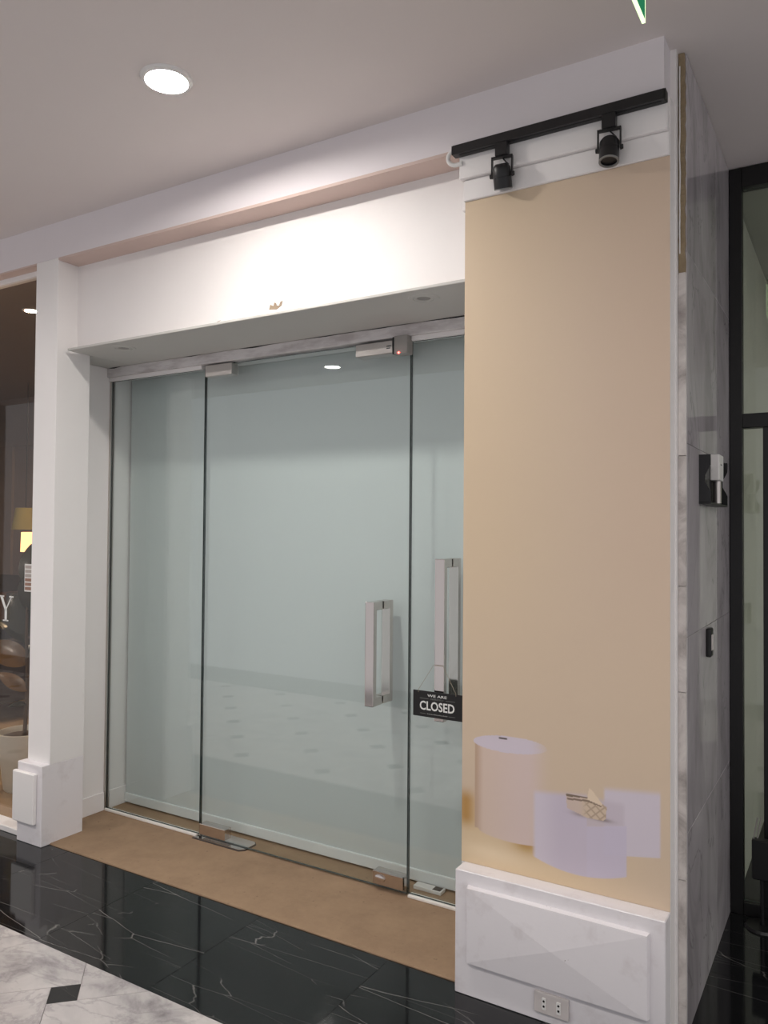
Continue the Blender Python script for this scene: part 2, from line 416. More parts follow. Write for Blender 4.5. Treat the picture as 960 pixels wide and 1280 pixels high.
# raised panel: slightly pyramidal face
b = bmesh.new(); X1, X2, Z1, Z2 = -1.132, -0.539, 0.114, 0.368; y0, y1, y2 = 2.4302, 2.412, 2.402
vs_ = [b.verts.new(p) for p in ((X1, y0, Z1), (X2, y0, Z1), (X2, y0, Z2), (X1, y0, Z2), (X1+.004, y1, Z1+.004), (X2-.004, y1, Z1+.004), (X2-.004, y1, Z2-.004), (X1+.004, y1, Z2-.004), ((X1+X2)/2, y2, (Z1+Z2)/2))]
for q in ((0, 1, 5, 4), (1, 2, 6, 5), (2, 3, 7, 6), (3, 0, 4, 7), (4, 5, 8), (5, 6, 8), (6, 7, 8), (7, 4, 8), (3, 2, 1, 0)): b.faces.new([vs_[k] for k in q])
bmesh.ops.recalc_face_normals(b, faces=b.faces[:]); MB().add(b).build('raised_panel', 'scuffed_paint', bd)
struct(bx('trim_7', 'white_paint', -1.203, -0.497, 2.4755, 2.60, 2.797, 2.9049, 0.003), 'upper grey-white moulding step under the track light', 'trim')
struct(bx('trim_8', 'white_paint', -1.193, -0.495, 2.49, 2.60, 2.722, 2.7965, 0.003), 'lower white moulding step on top of the beige poster', 'trim')
struct(bx('trim_9', 'white_paint', -1.232, -1.194, 2.562, 2.5895, 2.722, 2.80, 0.002), 'small white block in the corner beside the moulding', 'trim')
struct(MB().box(-0.4928, -0.4877, 2.56, 2.6005, 0.0, 2.9049).box(-0.5058, -0.4877, 2.56, 2.6005, 2.905, ZC).build('wall_filler', 'white_paint'), 'white filler wall above the column beside the marble', 'wall')

# ---- marble wall : slabs on the side, front edge strips
mw = struct(bx('wall_right', 'grout_dark', -0.62, -0.4875, 2.601, 5.4, 0.0, ZC), 'grey marble clad side wall between poster and black framed door', 'wall')
zs = [0.0, 0.48, 1.06, 1.39, 1.80, 2.38]
for a, b2 in zip(zs, zs[1:]):
    m = MB(); m.box(-0.4872, -0.4645, 2.585, 2.6008, a+0.0008, b2-0.0008, 0.0012); m.build('edge_strip', 'marble_edge', mw, (-0.475, 2.59, (a+b2)/2))
m = MB(); bm_ = bmesh.new(); nz = 40; rg = random.Random(5)
vv = []
for k in range(nz+1):
    z = 2.381+(ZC-0.002-2.381)*k/nz; x0_ = -0.4872; x1_ = -0.466+rg.uniform(-.0025, .0015); yf = 2.588+rg.uniform(-.003, .003)
    vv.append([bm_.verts.new((x0_+rg.uniform(0, .002), yf, z)), bm_.verts.new((x1_, yf+rg.uniform(-.001, .002), z)), bm_.verts.new((x1_, 2.6008, z)), bm_.verts.new((x0_, 2.6008, z))])
for A, Bq in zip(vv, vv[1:]):
    for k in range(4): bm_.faces.new((A[k], A[(k+1) % 4], Bq[(k+1) % 4], Bq[k]))
bm_.faces.new(vv[0][::-1]); bm_.faces.new(vv[-1]); bmesh.ops.recalc_face_normals(bm_, faces=bm_.faces[:])
m.add(bm_); o = m.build('bare_edge', 'bare_mortar', mw); o['label'] = 'bare brown mortar strip on the upper front edge'
bm_ = bmesh.new(); L = []
for k in range(15):
    z = 2.44+0.60*k/14; x = -0.4835+rg.uniform(-.0012, .0012); wd = 0.0022+rg.uniform(0, .0016)
    L.append([bm_.verts.new((x, 2.5835, z)), bm_.verts.new((x+wd, 2.5835, z)), bm_.verts.new((x+wd, 2.589, z)), bm_.verts.new((x, 2.589, z))])
for A, Bq in zip(L, L[1:]):
    for k in range(4): bm_.faces.new((A[k], A[(k+1) % 4], Bq[(k+1) % 4], Bq[k]))
bm_.faces.new(L[0][::-1]); bm_.faces.new(L[-1]); bmesh.ops.recalc_face_normals(bm_, faces=bm_.faces[:])
MB().add(bm_).build('glue_bead', 'white_plastic', mw)
zz = [-0.012, 0.62, 1.23, 1.84, 2.45, ZC-0.001]
yy = [2.6012, 3.19, 3.535]
for a, b2 in zip(zz, zz[1:]):
    for c1, c2 in zip(yy, yy[1:]):
        m = MB(); m.box(-0.4873, -0.463, c1+0.0006, c2-0.0006, a+0.0006, b2-0.0006, 0.0008)
        m.build('marble_slab', 'grey_marble', mw, (-0.475, (c1+c2)/2, (a+b2)/2))

# ---- shop behind the blind
struct(bx('wall_shop_back', 'interior_paint', -3.66, -0.5, 5.4, 5.5, 0.0, 2.9), 'back wall of the empty shop behind the blind', 'wall')
struct(bx('ceiling_shop', 'interior_paint', -3.66, -0.5, 2.961, 5.4, 2.62, 2.7), 'ceiling of the empty shop behind the blind', 'ceiling')
struct(MB().box(-3.566, -1.0, 2.947, 2.962, 2.443, 2.70).build('wall_over_door', 'interior_paint'), 'inner wall over the glass door', 'wall')
# white threshold strips
struct(MB().box(XJ+0.012, -2.868, 2.922, 2.955, 0.006, 0.018, 0.002).build('trim_10', 'strip_white'), 'white threshold strip under the left glass panel', 'trim')
struct(MB().box(-1.642, -1.19, 2.922, 2.955, 0.006, 0.018, 0.002).build('trim_11', 'strip_white'), 'white threshold strip under the right glass panel', 'trim')

# ================================================================== GLASS
def glass_panel(name, x0, x1, z0, z1, y=YG, th=0.012, parent=None, mats=('clear_glass', 'glass_edge')):
    b = bmesh.new(); bmesh.ops.create_cube(b, size=1.0)
    bmesh.ops.scale(b, vec=(x1-x0, th, z1-z0), verts=b.verts); bmesh.ops.translate(b, vec=((x0+x1)/2, y, (z0+z1)/2), verts=b.verts)
    b.normal_update()
    for f in b.faces: f.material_index = 0 if abs(f.normal.y) > 0.9 else 1
    return MB().add(b).build(name, mats, parent)
w1 = empty('window_1', (-3.21, YG, 0.018), 'tall fixed clear glass panel left of the glass door', 'window'); w1['kind'] = 'structure'
glass_panel('pane', XJ+0.003, -2.856, 0.0185, 2.3715, parent=w1)
d1 = empty('door_1', (-2.25, YG, 0.012), 'large frameless clear glass door with chrome square handle', 'door'); d1['kind'] = 'structure'
glass_panel('pane', -2.849, -1.653, 0.014, 2.386, parent=d1)
def chrome_box(name, x0, x1, z0, z1, parent, y0=2.915, y1=2.965, mat='satin_steel', bev=0.002):
    return MB().box(x0, x1, y0, y1, z0, z1, bev).build(name, mat, parent)
chrome_box('top_hinge', -2.838, -2.66, 2.327, 2.385, d1)
chrome_box('bottom_hinge', -2.838, -2.668, 0.0285, 0.081, d1, mat='chrome')
chrome_box('top_lock', -1.912, -1.722, 2.324, 2.379, d1, y0=2.898)
o = MB().box(-1.752, -1.728, 2.8972, 2.8985, 2.354, 2.358).box(-1.752, -1.733, 2.8972, 2.8985, 2.345, 2.3485).build('engraved_mark', 'glass_edge', d1)
bl = chrome_box('bottom_lock', -1.812, -1.662, 0.03, 0.085, d1, mat='chrome')
MB().lathe([(0, 0.010), (0.012, 0.010), (0.019, 0.007), (0.021, 0.0), (0, 0.0)], TR(-1.775, 2.9155, 0.058) @ RXm(math.pi/2) @ Matrix.Diagonal((1.3, 0.8, 1, 1))).build('lock_cylinder', 'chrome', bl, smooth=True)
def d_handle(parent, xc, z0, z1, y_out, w_=0.044, t_=0.026, rear=True):
    """square D-handle: flat outer bar with returns to the glass, mirrored inside"""
    for sgn, nm in ((-1, 'pull_handle'), (1, 'inner_handle')):
        if sgn == 1 and not rear: continue
        ya = YG+sgn*0.0062; yo = YG+sgn*abs(YG-y_out)
        lo, hi = min(ya, yo), max(ya, yo); fo = (lo, lo+t_) if sgn < 0 else (hi-t_, hi)
        m = MB(); m.box(xc-w_/2, xc+w_/2, fo[0], fo[1], z0, z1, 0.0025, 2)
        ry = (lo+t_-0.003, hi) if sgn < 0 else (lo, hi-t_+0.003)
        m.box(xc-w_/2+0.001, xc+w_/2-0.001, ry[0], ry[1], z0+0.0005, z0+0.036, 0.0015); m.box(xc-w_/2+0.001, xc+w_/2-0.001, ry[0], ry[1], z1-0.036, z1-0.0005, 0.0015)
        m.build(nm, 'chrome', parent)
d_handle(d1, -1.803, 0.80, 1.248, 2.858)
w2 = empty('door_2', (-1.35, YG, 0.018), 'narrow glass panel partly hidden behind the poster column', 'door'); w2['kind'] = 'structure'
glass_panel('pane', -1.646, -1.02, 0.0185, 2.3715, parent=w2)
d_handle(w2, -1.468, 0.78, 1.442, 2.862)
# floor spring plate under the hinge
fp = MB(); fp.prism([(-2.868, 2.905), (-2.565, 2.905), (-2.545, 2.925), (-2.545, 3.0), (-2.565, 3.02), (-2.868, 3.02)], 0.0083, 0.0125)
fpo = empty('floor_hinge_plate', (-2.7, 2.96, 0.006), 'chrome floor hinge plate under the corner of the glass door', 'hinge plate')
fp.build('plate', 'chrome', fpo)
MB().prism([(-2.872, 2.900), (-2.563, 2.900), (-2.540, 2.923), (-2.540, 3.002), (-2.563, 3.025), (-2.872, 3.025)], 0.006, 0.0082).build('gasket', 'black_plastic', fpo)
# strike box with red LED
ml = empty('lock_strike', (-1.665, 2.92, 2.30), 'grey lock strike box with red light hanging from the door header', 'lock')
MB().box(-1.706, -1.641, 2.884, 2.934, 2.313, 2.3918, 0.002).build('housing', 'grey_plastic', ml)
MB().box(-1.7215, -1.7072, 2.896, 2.93, 2.318, 2.3918, 0.001).build('side_plate', 'black_plastic', ml)
MB().lathe([(0, -0.004), (0.0035, -0.003), (0.0045, 0), (0, 0)], TR(-1.682, 2.884, 2.318) @ RXm(-math.pi/2), 12).build('led', 'red_led', ml)

# ---- roller blind
rb = empty('roller_blind', (-2.3, 3.07, 0.02), 'white roller blind hanging behind the glass door', 'blind')
MB().box(-3.555, -1.035, 3.0694, 3.0706, 0.06, 2.40).build('fabric', 'blind_fabric', rb)
MB().box(-3.556, -1.034, 3.06, 3.08, 0.016, 0.066, 0.004, 2).build('bottom_rail', 'blind_rail', rb)
MB().lathe([(0, -1.262), (0.03, -1.262), (0.03, 1.262), (0, 1.262)], TR(-2.295, 3.09, 2.425) @ RY(math.pi/2), 20).build('roller', 'blind_rail', rb, smooth=True)
# remote on floor
rm = empty('remote_control', (-1.595, 3.03, 0.006), 'small white remote with a black screen lying on the floor behind the glass', 'remote')
MB().box(-1.662, -1.528, 3.008, 3.052, 0.0061, 0.022, 0.003, 2).build('case', 'white_plastic', rm)
MB().box(-1.572, -1.535, 3.013, 3.047, 0.0215, 0.0232, 0.0005).build('screen', 'black_plastic', rm)

# ---- closed sign
cs = empty('closed_sign', (-1.468, 2.846, 0.79), 'black WE ARE CLOSED sign hung by a string from the right handle', 'sign')
SX0, SX1, SZ0, SZ1, SY = -1.579, -1.351, 0.797, 0.902, 2.846
bdm = MB().box(SX0, SX1, SY, SY+0.004, SZ0, SZ1, 0.0008).build('board', 'sign_black', cs)
def text_mesh(txt, w_, h_, loc, parent, mat, name, bold=0.0, shear=0.0, depth=0.0004):
    cu = bpy.data.curves.new('txt', 'FONT'); cu.body = txt; cu.align_x = 'CENTER'; cu.offset = bold; cu.extrude = 0.0; cu.shear = shear; cu.resolution_u = 3
    to = bpy.data.objects.new('txt', cu); COL.objects.link(to)
    dg = bpy.context.evaluated_depsgraph_get(); me = bpy.data.meshes.new_from_object(to.evaluated_get(dg)); 
    bpy.data.objects.remove(to); bpy.data.curves.remove(cu)
    b = bmesh.new(); b.from_mesh(me); bpy.data.meshes.remove(me)
    xs = [v.co.x for v in b.verts]; ys = [v.co.y for v in b.verts]; x0, x1, y0, y1 = min(xs), max(xs), min(ys), max(ys)
    for v in b.verts:
        v.co = Vector((loc[0]+((v.co.x-x0)/(x1-x0)-0.5)*w_, loc[1], loc[2]+((v.co.y-y0)/(y1-y0)-0.5)*h_))
    return MB().add(b).build(name, mat, parent)
cx = (SX0+SX1)/2; ty = SY-0.0006
text_mesh('WE ARE', 0.088, 0.0105, (cx-0.003, ty, 0.885), bdm, 'sign_white', 'lettering', 0.012)
text_mesh('DEFINITELY', 0.060, 0.0058, (cx-0.003, ty, 0.8715), bdm, 'sign_grey', 'lettering', 0.0)
text_mesh('CLOSED', 0.158, 0.037, (cx-0.003, ty, 0.843), bdm, 'sign_white', 'lettering', 0.022)
ru = MB()
for a, b2, z in ((-0.082, -0.042, 0.8715), (0.036, 0.078, 0.8715), (-0.08, -0.055, 0.8105), (0.05, 0.078, 0.8105)): ru.box(cx+a, cx+b2, ty, SY+0.0002, z-0.0006, z+0.0006)
rq = random.Random(2); xx = -0.048
while xx < 0.044:
    wl = rq.uniform(0.002, 0.0045); ru.box(cx+xx, cx+xx+wl, ty, SY+0.0002, 0.8085, 0.8085+rq.uniform(0.0025, 0.0042)); xx += wl+0.0013
tag(ru.build('fine_print', 'sign_grey', bdm), kind='stuff')
sp = MB(); top = (-1.468, 2.853, 1.015)
sp.tube([(-1.553, SY-0.001, 0.895), (-1.553, SY-0.0015, 0.906), (-1.490, 2.8555, 1.008)], 0.0009, 6)
sp.tube([(-1.490, 2.8555, 1.008), (-1.446, 2.8555, 1.008)], 0.0009, 6)
sp.tube([(-1.383, SY-0.001, 0.895), (-1.383, SY-0.0015, 0.906), (-1.446, 2.8555, 1.008)], 0.0009, 6)
sp.build('string', 'string', cs)

# ================================================================== POSTER (flat print)
PX0, PX1, PZ0, PZ1 = -1.189, -0.4945, 0.4125, 2.7215
def srgb(c): return np.array(s2l(c))
def paint(X, Z):
    """colour of the print at poster coordinates X (0 at left edge), Z (0 at lower edge)"""
    def sm(e0, e1, x): q = np.clip((x-e0)/(e1-e0), 0, 1); return q*q*(3-2*q)
    def over(c, col, a): return c*(1-a[..., None])+np.array(col)*a[..., None]
    base = np.zeros(X.shape+(3,)); base[:] = srgb((208, 187, 164))
    base = over(base, srgb((212, 190, 158)), 0.6*sm(0.5, 0.0, X)*sm(0.2, 1.2, Z))
    base = over(base, srgb((202, 178, 160)), 0.5*sm(0.25, 0.7, X)*sm(0.5, 1.2, Z))
    # table surface in the print
    horizon = 0.243-0.10*X
    base = over(base, srgb((216, 192, 158)), sm(0.03, -0.03, Z-horizon+0.02)*sm(0.75, 0.25, X))
    base = over(base, srgb((176, 130, 62)), 0.9*np.exp(-((X-0.015)/0.035)**2)*sm(0.10, 0.16, Z)*sm(0.27, 0.21, Z))
    base = over(base, srgb((178, 138, 72)), 0.9*np.exp(-((X-0.235)/0.05)**2-((Z-0.103)/0.03)**2))
    base = over(base, srgb((232, 212, 182)), 0.6*np.exp(-((X-0.12)/0.12)**2-((Z-0.05)/0.03)**2))
    # tall podium
    xc, rx = 0.158, 0.110
    bot = 0.125-0.024*np.sqrt(np.clip(1-((X-xc-0.03)/0.125)**2, 0, 1))
    edge = sm(0.047, 0.051, X)*sm(0.330, 0.235, X)
    topc = 0.425+0.10*(X-xc)*0.3
    et = 0.028*np.sqrt(np.clip(1-((X-0.175)/0.132)**2, 0, 1))
    body = edge*sm(bot-0.002, bot+0.002, Z)*sm(topc+0.002, topc-0.002, Z)
    col = np.zeros_like(base); q = sm(0.05, 0.25, X)
    col[:] = srgb((212, 190, 175)); col = over(col, srgb((188, 160, 138)), sm(0.085, 0.05, X)); col = over(col, srgb((212, 192, 188)), q*0.8)
    base = base*(1-body[..., None])+col*body[..., None]
    base = over(base, srgb((208, 198, 210)), 0.95*((np.abs(Z-topc) < et)*1.0)*sm(0.335, 0.24, X))
    base = over(base, srgb((70, 58, 50)), sm(0.0035, 0.0015, np.abs(Z-0.4435))*sm(0.017, 0.013, np.abs(X-0.152)))
    # right low podium
    a = sm(0.49, 0.50, X)*sm(0.670, 0.662, X)*sm(0.352, 0.325, Z-0.15*(X-0.6)*0.6-0.006)*sm(0.138, 0.142, Z-0.16*(X-0.572))
    base = over(base, srgb((206, 198, 212)), 0.9*a)
    # front podium
    bot = 0.045+0.028*((X-0.41)/0.15)**2
    lt = sm(0.254, 0.272, X)*sm(0.567, 0.563, X)*sm(bot-0.002, bot+0.002, Z)
    topz = np.where(X < 0.44, 0.287+0.10*(X-0.268), 0.207+0.19*(X-0.436))
    lt = lt*sm(topz+np.where(X < 0.44, 0.012, 0.004), topz-np.where(X < 0.44, 0.014, 0.004), Z)
    col = np.zeros_like(base); col[:] = srgb((198, 188, 204)); col = over(col, srgb((208, 199, 212)), sm(0.36, 0.27, X)); col = over(col, srgb((199, 190, 208)), sm(0.438, 0.442, X))
    base = base*(1-0.96*lt[..., None])+col*0.96*lt[..., None]
    pt = sm(0.36, 0.40, X)*sm(0.566, 0.55, X)*sm(0.15, 0.24, Z-0.19*(X-0.436)+0.02)*sm(0.310, 0.285, Z)*(X < 0.56)*(topz < Z)*(X > 0.44)
    base = over(base, srgb((196, 185, 196)), 0.85*pt)
    # quilted clutch bag
    def inpoly(pts):
        r = np.zeros(X.shape, bool); n = len(pts)
        for i in range(n):
            (xa, ya), (xb, yb) = pts[i], pts[(i+1) % n]
            r ^= ((ya > Z) != (yb > Z)) & (X < (xb-xa)*(Z-ya)/(yb-ya+1e-12)+xa)
        return r*1.0
    base = over(base, srgb((120, 104, 100)), 0.8*np.exp(-((X-0.49)/0.03)**2-((Z-0.236)/0.006)**2))
    base = over(base, srgb((140, 122, 116)), 0.7*np.exp(-((X-0.42)/0.03)**2-((Z-0.240)/0.008)**2))
    bagb = inpoly([(0.371, 0.296), (0.444, 0.299), (0.490, 0.286), (0.503, 0.278), (0.501, 0.242), (0.492, 0.234), (0.440, 0.233), (0.375, 0.252)])
    qd = np.minimum(np.abs(((X*0.9+Z)*38) % 1-0.5), np.abs(((X*0.9-Z)*38) % 1-0.5))
    col = np.zeros_like(base); col[:] = srgb((206, 186, 164)); col = over(col, srgb((166, 144, 126)), sm(0.20, 0.03, qd)*0.8*sm(0.42, 0.445, X)); col = over(col, srgb((204, 184, 172)), sm(0.44, 0.41, X))
    base = base*(1-bagb[..., None])+col*bagb[..., None]
    flap = inpoly([(0.440, 0.292), (0.447, 0.328), (0.456, 0.324), (0.490, 0.284), (0.478, 0.276), (0.458, 0.282)])
    base = over(base, srgb((224, 204, 180)), flap)
    base = over(base, srgb((96, 78, 62)), 0.85*inpoly([(0.371, 0.297), (0.442, 0.299), (0.442, 0.295), (0.373, 0.289)]))
    base = over(base, srgb((104, 84, 68)), 0.8*inpoly([(0.374, 0.285), (0.444, 0.290), (0.487, 0.279), (0.486, 0.275), (0.444, 0.284), (0.378, 0.279)]))
    return np.clip(base, 0, 1)
nxp = 330
xs = np.linspace(0, PX1-PX0, nxp); zs_ = np.concatenate([np.linspace(0, 0.50, 240), np.linspace(0.50, PZ1-PZ0, 60)[1:]])
GX, GZ = np.meshgrid(xs, zs_); nz_ = len(zs_)
cols = paint(GX, GZ)
V = [(PX0+GX[j, i], 2.4985, PZ0+GZ[j, i]) for j in range(nz_) for i in range(nxp)]
off = len(V); V += [(PX0, 2.5005, PZ0), (PX1, 2.5005, PZ0), (PX1, 2.5005, PZ1), (PX0, 2.5005, PZ1)]
Fc = [(j*nxp+i, j*nxp+i+1, (j+1)*nxp+i+1, (j+1)*nxp+i) for j in range(nz_-1) for i in range(nxp-1)]
Fc += [(off+3, off+2, off+1, off), (0, off, off+1, nxp-1), (nxp*(nz_-1), off-1, off+2, off+3), (0, nxp*(nz_-1), off+3, off), (nxp-1, off+1, off+2, off-1)]
pc = Vector(((PX0+PX1)/2, 2.4985, PZ0))
me = bpy.data.meshes.new('poster'); me.from_pydata([(a-pc.x, b-pc.y, c-pc.z) for a, b, c in V], [], Fc)
at = me.color_attributes.new('print', 'FLOAT_COLOR', 'POINT')
arr = np.ones((len(V), 4), np.float32); arr[:off, :3] = cols.reshape(-1, 3); arr[off:, :3] = srgb((216, 192, 164)); at.data.foreach_set('color', arr.ravel())
t = NT('poster_print'); ca = t.new('ShaderNodeVertexColor'); ca.layer_name = 'print'
t.link(ca.outputs[0], t.b.inputs['Base Color']); t.set(Roughness=0.45); MATS['poster_print'] = t.m
me.materials.append(t.m); po = bpy.data.objects.new('poster', me); COL.objects.link(po); po.location = pc
tag(po, 'tall beige poster printed with pale round podiums and a quilted bag', 'poster')

# ---- wall socket
so = empty('wall_socket', (-0.838, 2.43, 0.031), 'dirty white double socket plate low on the plinth', 'socket')
sp_ = MB().box(-0.895, -0.782, 2.4205, 2.4299, 0.031, 0.097, 0.003, 2).build('plate', 'socket_plastic', so)
for xq in (-0.862, -0.814):
    oq = MB().box(xq-0.0075, xq+0.0075, 2.4185, 2.4208, 0.045, 0.083, 0.002).build('outlet', 'white_plastic', so)
    for zq in (0.056, 0.072): MB().lathe([(0, 0.001), (0.0036, 0.001), (0.0036, 0)], TR(xq, 2.4186, zq) @ RXm(math.pi/2), 10).build('pin_hole', 'black_plastic', oq)

# ================================================================== LIGHT FIXTURES
def downlight(x, y, label):
    r = empty('ceiling_downlight', (x, y, ZC), label, 'ceiling light', 'corridor ceiling downlights')
    M_ = TR(x, y, ZC)
    MB().lathe([(0.0708, -0.001), (0.0712, -0.012), (0.074, -0.0125), (0.084, -0.008), (0.088, -0.0005), (0.088, 0), (0.0708, 0.0)], M_, 48).build('trim_ring', 'white_plastic', r, smooth=True)
    MB().lathe([(0, -0.003), (0.0705, -0.003), (0.0705, -0.0006), (0, -0.0006)], M_, 48).build('lens', 'lamp_lens', r, smooth=True)
downlight(-2.003, 1.858, 'round glowing recessed downlight in the ceiling before the fascia')
downlight(-4.21, -0.11, 'round ceiling downlight seen mirrored in the glass door')
downlight(-5.6, 1.858, 'round ceiling downlight in front of the neighbouring shop window')
downlight(-2.003, -0.11, 'round ceiling downlight on the camera side of the corridor')
downlight(0.95, -0.11, 'added fill downlight on the camera side nearest the alcove')  # out-of-view lamp added as front fill for the right half
downlight(2.4, -0.11, 'added fill downlight at the far right end of the corridor')  # added out of view to brighten the marble side and alcove
downlight(2.4, 1.858, 'added fill downlight right of the alcove near the corridor end')  # unseen extra lamp put in for more light at the right
downlight(-7.8, 1.858, 'round ceiling downlight far along the corridor near the fascia')
downlight(-6.42, -0.11, 'round ceiling downlight far along the corridor near the opposite wall')

for x, lab in ((-3.088, 'round unlit recessed lamp in the left end of the grey soffit'), (-1.414, 'round unlit recessed lamp in the right end of the grey soffit')):
    r = empty('soffit_downlight', (x, 2.61, 2.443), lab, 'recessed lamp', 'unlit soffit lamps'); M_ = TR(x, 2.61, 2.443)
    MB().lathe([(0.040, -0.001), (0.042, -0.004), (0.058, -0.003), (0.061, 0), (0.040, 0)], M_, 40).build('trim_ring', 'grey_soffit', r, smooth=True)
    MB().lathe([(0.026, -0.0022), (0.028, -0.0035), (0.037, -0.003), (0.040, -0.0004), (0.026, -0.0004)], M_, 40).build('inner_ring', 'grey_soffit', r, smooth=True)
    MB().lathe([(0, -0.003), (0.02, -0.0028), (0.026, -0.0016), (0.026, -0.0004), (0, -0.0004)], M_, 32).build('lens', 'grey_plastic', r, smooth=True)

# ---- track and spotlights
tk = empty('light_track', (-0.86, 2.457, 2.873), 'black track rail mounted under the fascia above the poster', 'light track')
MB().box(-1.213, -0.499, 2.4405, 2.4752, 2.874, 2.906, 0.0015).build('rail', 'black_metal', tk)
MB().box(-1.19, -0.51, 2.452, 2.464, 2.8725, 2.8745).build('slot', 'black_frame', tk)
MB().box(-1.2165, -1.2128, 2.4412, 2.4747, 2.8745, 2.9055, 0.001).build('end_cap', 'black_plastic', tk)
MB().box(-0.4993, -0.4955, 2.4412, 2.4747, 2.8745, 2.9055, 0.001).build('end_cap', 'black_plastic', tk)
# white flexible conduit
cp = []; 
for k in range(13):
    a = k/12; th = math.pi*(0.5+a); cp.append((-1.212+0.028*math.cos(th)*1.0, 2.452+0.02*a, 2.872+0.022*math.sin(th)))
cp = [(-1.205, 2.452, 2.9)]+cp[1:]+[(-1.19, 2.474, 2.852)]
rads = [0.0085 if k % 2 else 0.0072 for k in range(len(cp))]
tag(MB().tube(cp, 0.0075, 10).build('flexible_conduit', 'white_plastic', smooth=True), 'short white flexible conduit at the left end of the track rail', 'conduit')

def spotlight(x, label, tilt, spin):
    y = 2.452; zt = 2.8738
    r = empty('track_spotlight', (x, y, zt), label, 'spotlight', 'black track spotlights')
    MB().box(x-0.0215, x+0.0215, y-0.013, y+0.013, zt-0.045, zt-0.0002, 0.0015).build('adapter', 'black_metal', r)
    S_ = TR(x, y, zt-0.045) @ RZ(spin)
    wd, hd = 0.0345, 0.064
    m = MB()
    for a, b2 in (((-wd, 0), (wd, 0)),):
        b = bmesh.new(); 
        m.add(_box(-wd, wd, -0.007, 0.007, -0.006, 0.0), S_)
    for sx in (-1, 1): m.add(_box(sx*wd-0.0022, sx*wd+0.0022, -0.007, 0.007, -hd-0.006, 0.0), S_)
    m.build('yoke', 'black_metal', r)
    piv = S_ @ TR(0, 0, -hd) @ RXm(tilt)
    hd_ = MB().lathe([(0, 0.036), (0.018, 0.036), (0.024, 0.032), (0.0305, 0.022), (0.0305, -0.004), (0.0295, -0.0045), (0.0295, -0.0065), (0.031, -0.007), (0.031, -0.044), (0.028, -0.0445), (0.027, -0.038), (0, -0.036)], piv, 36).build('head', 'black_metal', r, smooth=True)
    MB().lathe([(0.0315, -0.042), (0.0315, -0.0455), (0.0255, -0.0455), (0.0255, -0.0415)], piv, 36).build('front_ring', 'sign_grey', hd_, smooth=True)
    k = MB()
    for sx in (-1, 1): MB().lathe([(0, 0.006), (0.0065, 0.006), (0.0075, 0.004), (0.0075, 0)], S_ @ TR(sx*(wd+0.002), 0, -hd) @ RY(sx*math.pi/2), 14).build('knob', 'black_plastic', r, smooth=True)
    pts = [S_ @ Vector(p) for p in ((0.0, 0.004, -0.004), (0.012, 0.006, -0.018), (0.02, 0.006, -0.026), (0.012, 0.004, -0.0255), (0.0, 0.0, -0.024))]
    pts[-1] = piv @ Vector((-0.004, 0, 0.034))
    MB().tube(pts, 0.0022, 8).build('cable', 'black_plastic', r, smooth=True)
def _box(x0, x1, y0, y1, z0, z1):
    b = bmesh.new(); bmesh.ops.create_cube(b, size=1.0); bmesh.ops.scale(b, vec=(x1-x0, y1-y0, z1-z0), verts=b.verts)
    bmesh.ops.translate(b, vec=((x0+x1)/2, (y0+y1)/2, (z0+z1)/2), verts=b.verts); return b
spotlight(-1.030, 'left black track spotlight above the poster', math.radians(24), math.radians(8))
spotlight(-0.668, 'right black track spotlight above the poster', math.radians(-10), math.radians(6))

# ---- hanging exit sign (only its lower corner is in the frame)
ex = empty('exit_sign', (-0.462, 1.84, ZC), 'green hanging sign with glowing edge at the top of the frame', 'sign')
pb = MB().box(-0.4655, -0.4585, 1.665, 2.0115, 2.856, 3.03, 0.0).build('panel', 'exit_glow', ex)
m = MB(); m.box(-0.4662, -0.4578, 1.66, 2.014, 2.85, 2.856); m.box(-0.4662, -0.4578, 2.0117, 2.014, 2.856, 3.03); m.box(-0.4662, -0.4578, 1.66, 1.6648, 2.856, 3.03)
m.build('edge_light', 'exit_edge', ex)
MB().box(-0.485, -0.439, 1.64, 2.03, 3.0302, 3.07, 0.004).box(-0.47, -0.454, 1.72, 1.74, 3.07, ZC).box(-0.47, -0.454, 1.93, 1.95, 3.07, ZC).build('housing', 'white_plastic', ex)

# ================================================================== ALCOVE: black framed glass door and room behind
YA = 3.535
ad = empty('door_3', (0.2, YA, 0), 'black framed glass door with transom in the dark alcove', 'door'); ad['kind'] = 'structure'
XA0, XA1 = -0.4625, 2.55
MB().box(XA0, -0.414, YA, YA+0.06, 0.0, 3.083, 0.002).build('left_stile', 'black_frame', ad)
MB().box(-0.4138, XA1, YA, YA+0.06, 2.998, 3.083, 0.002).build('head_rail', 'black_frame', ad)
MB().box(-0.4138, XA1, YA+0.002, YA+0.058, 1.993, 2.052, 0.002).build('transom_bar', 'black_frame', ad)
MB().box(-0.4138, XA1, YA+0.002, YA+0.058, 0.0, 0.05, 0.002).build('bottom_rail', 'black_frame', ad)
for xq in (-0.336, 0.56, 1.46): MB().box(xq, xq+0.10, YA-0.001, YA+0.061, 0.0505, 1.9925, 0.002).build('stile', 'black_frame', ad)
for xq in (0.56, 1.46): MB().box(xq, xq+0.10, YA-0.001, YA+0.061, 2.0525, 2.9975, 0.002).build('stile', 'black_frame', ad)
def pane(x0, x1, z0, z1): glass_panel('pane', x0, x1, z0, z1, y=YA+0.03, th=0.008, parent=ad, mats=('alcove_glass', 'glass_edge'))
pane(-0.4135, -0.3363, 0.0503, 1.9927); pane(-0.2357, 0.5597, 0.0503, 1.9927); pane(0.6603, 1.4597, 0.0503, 1.9927); pane(1.5603, XA1-.001, 0.0503, 1.9927)
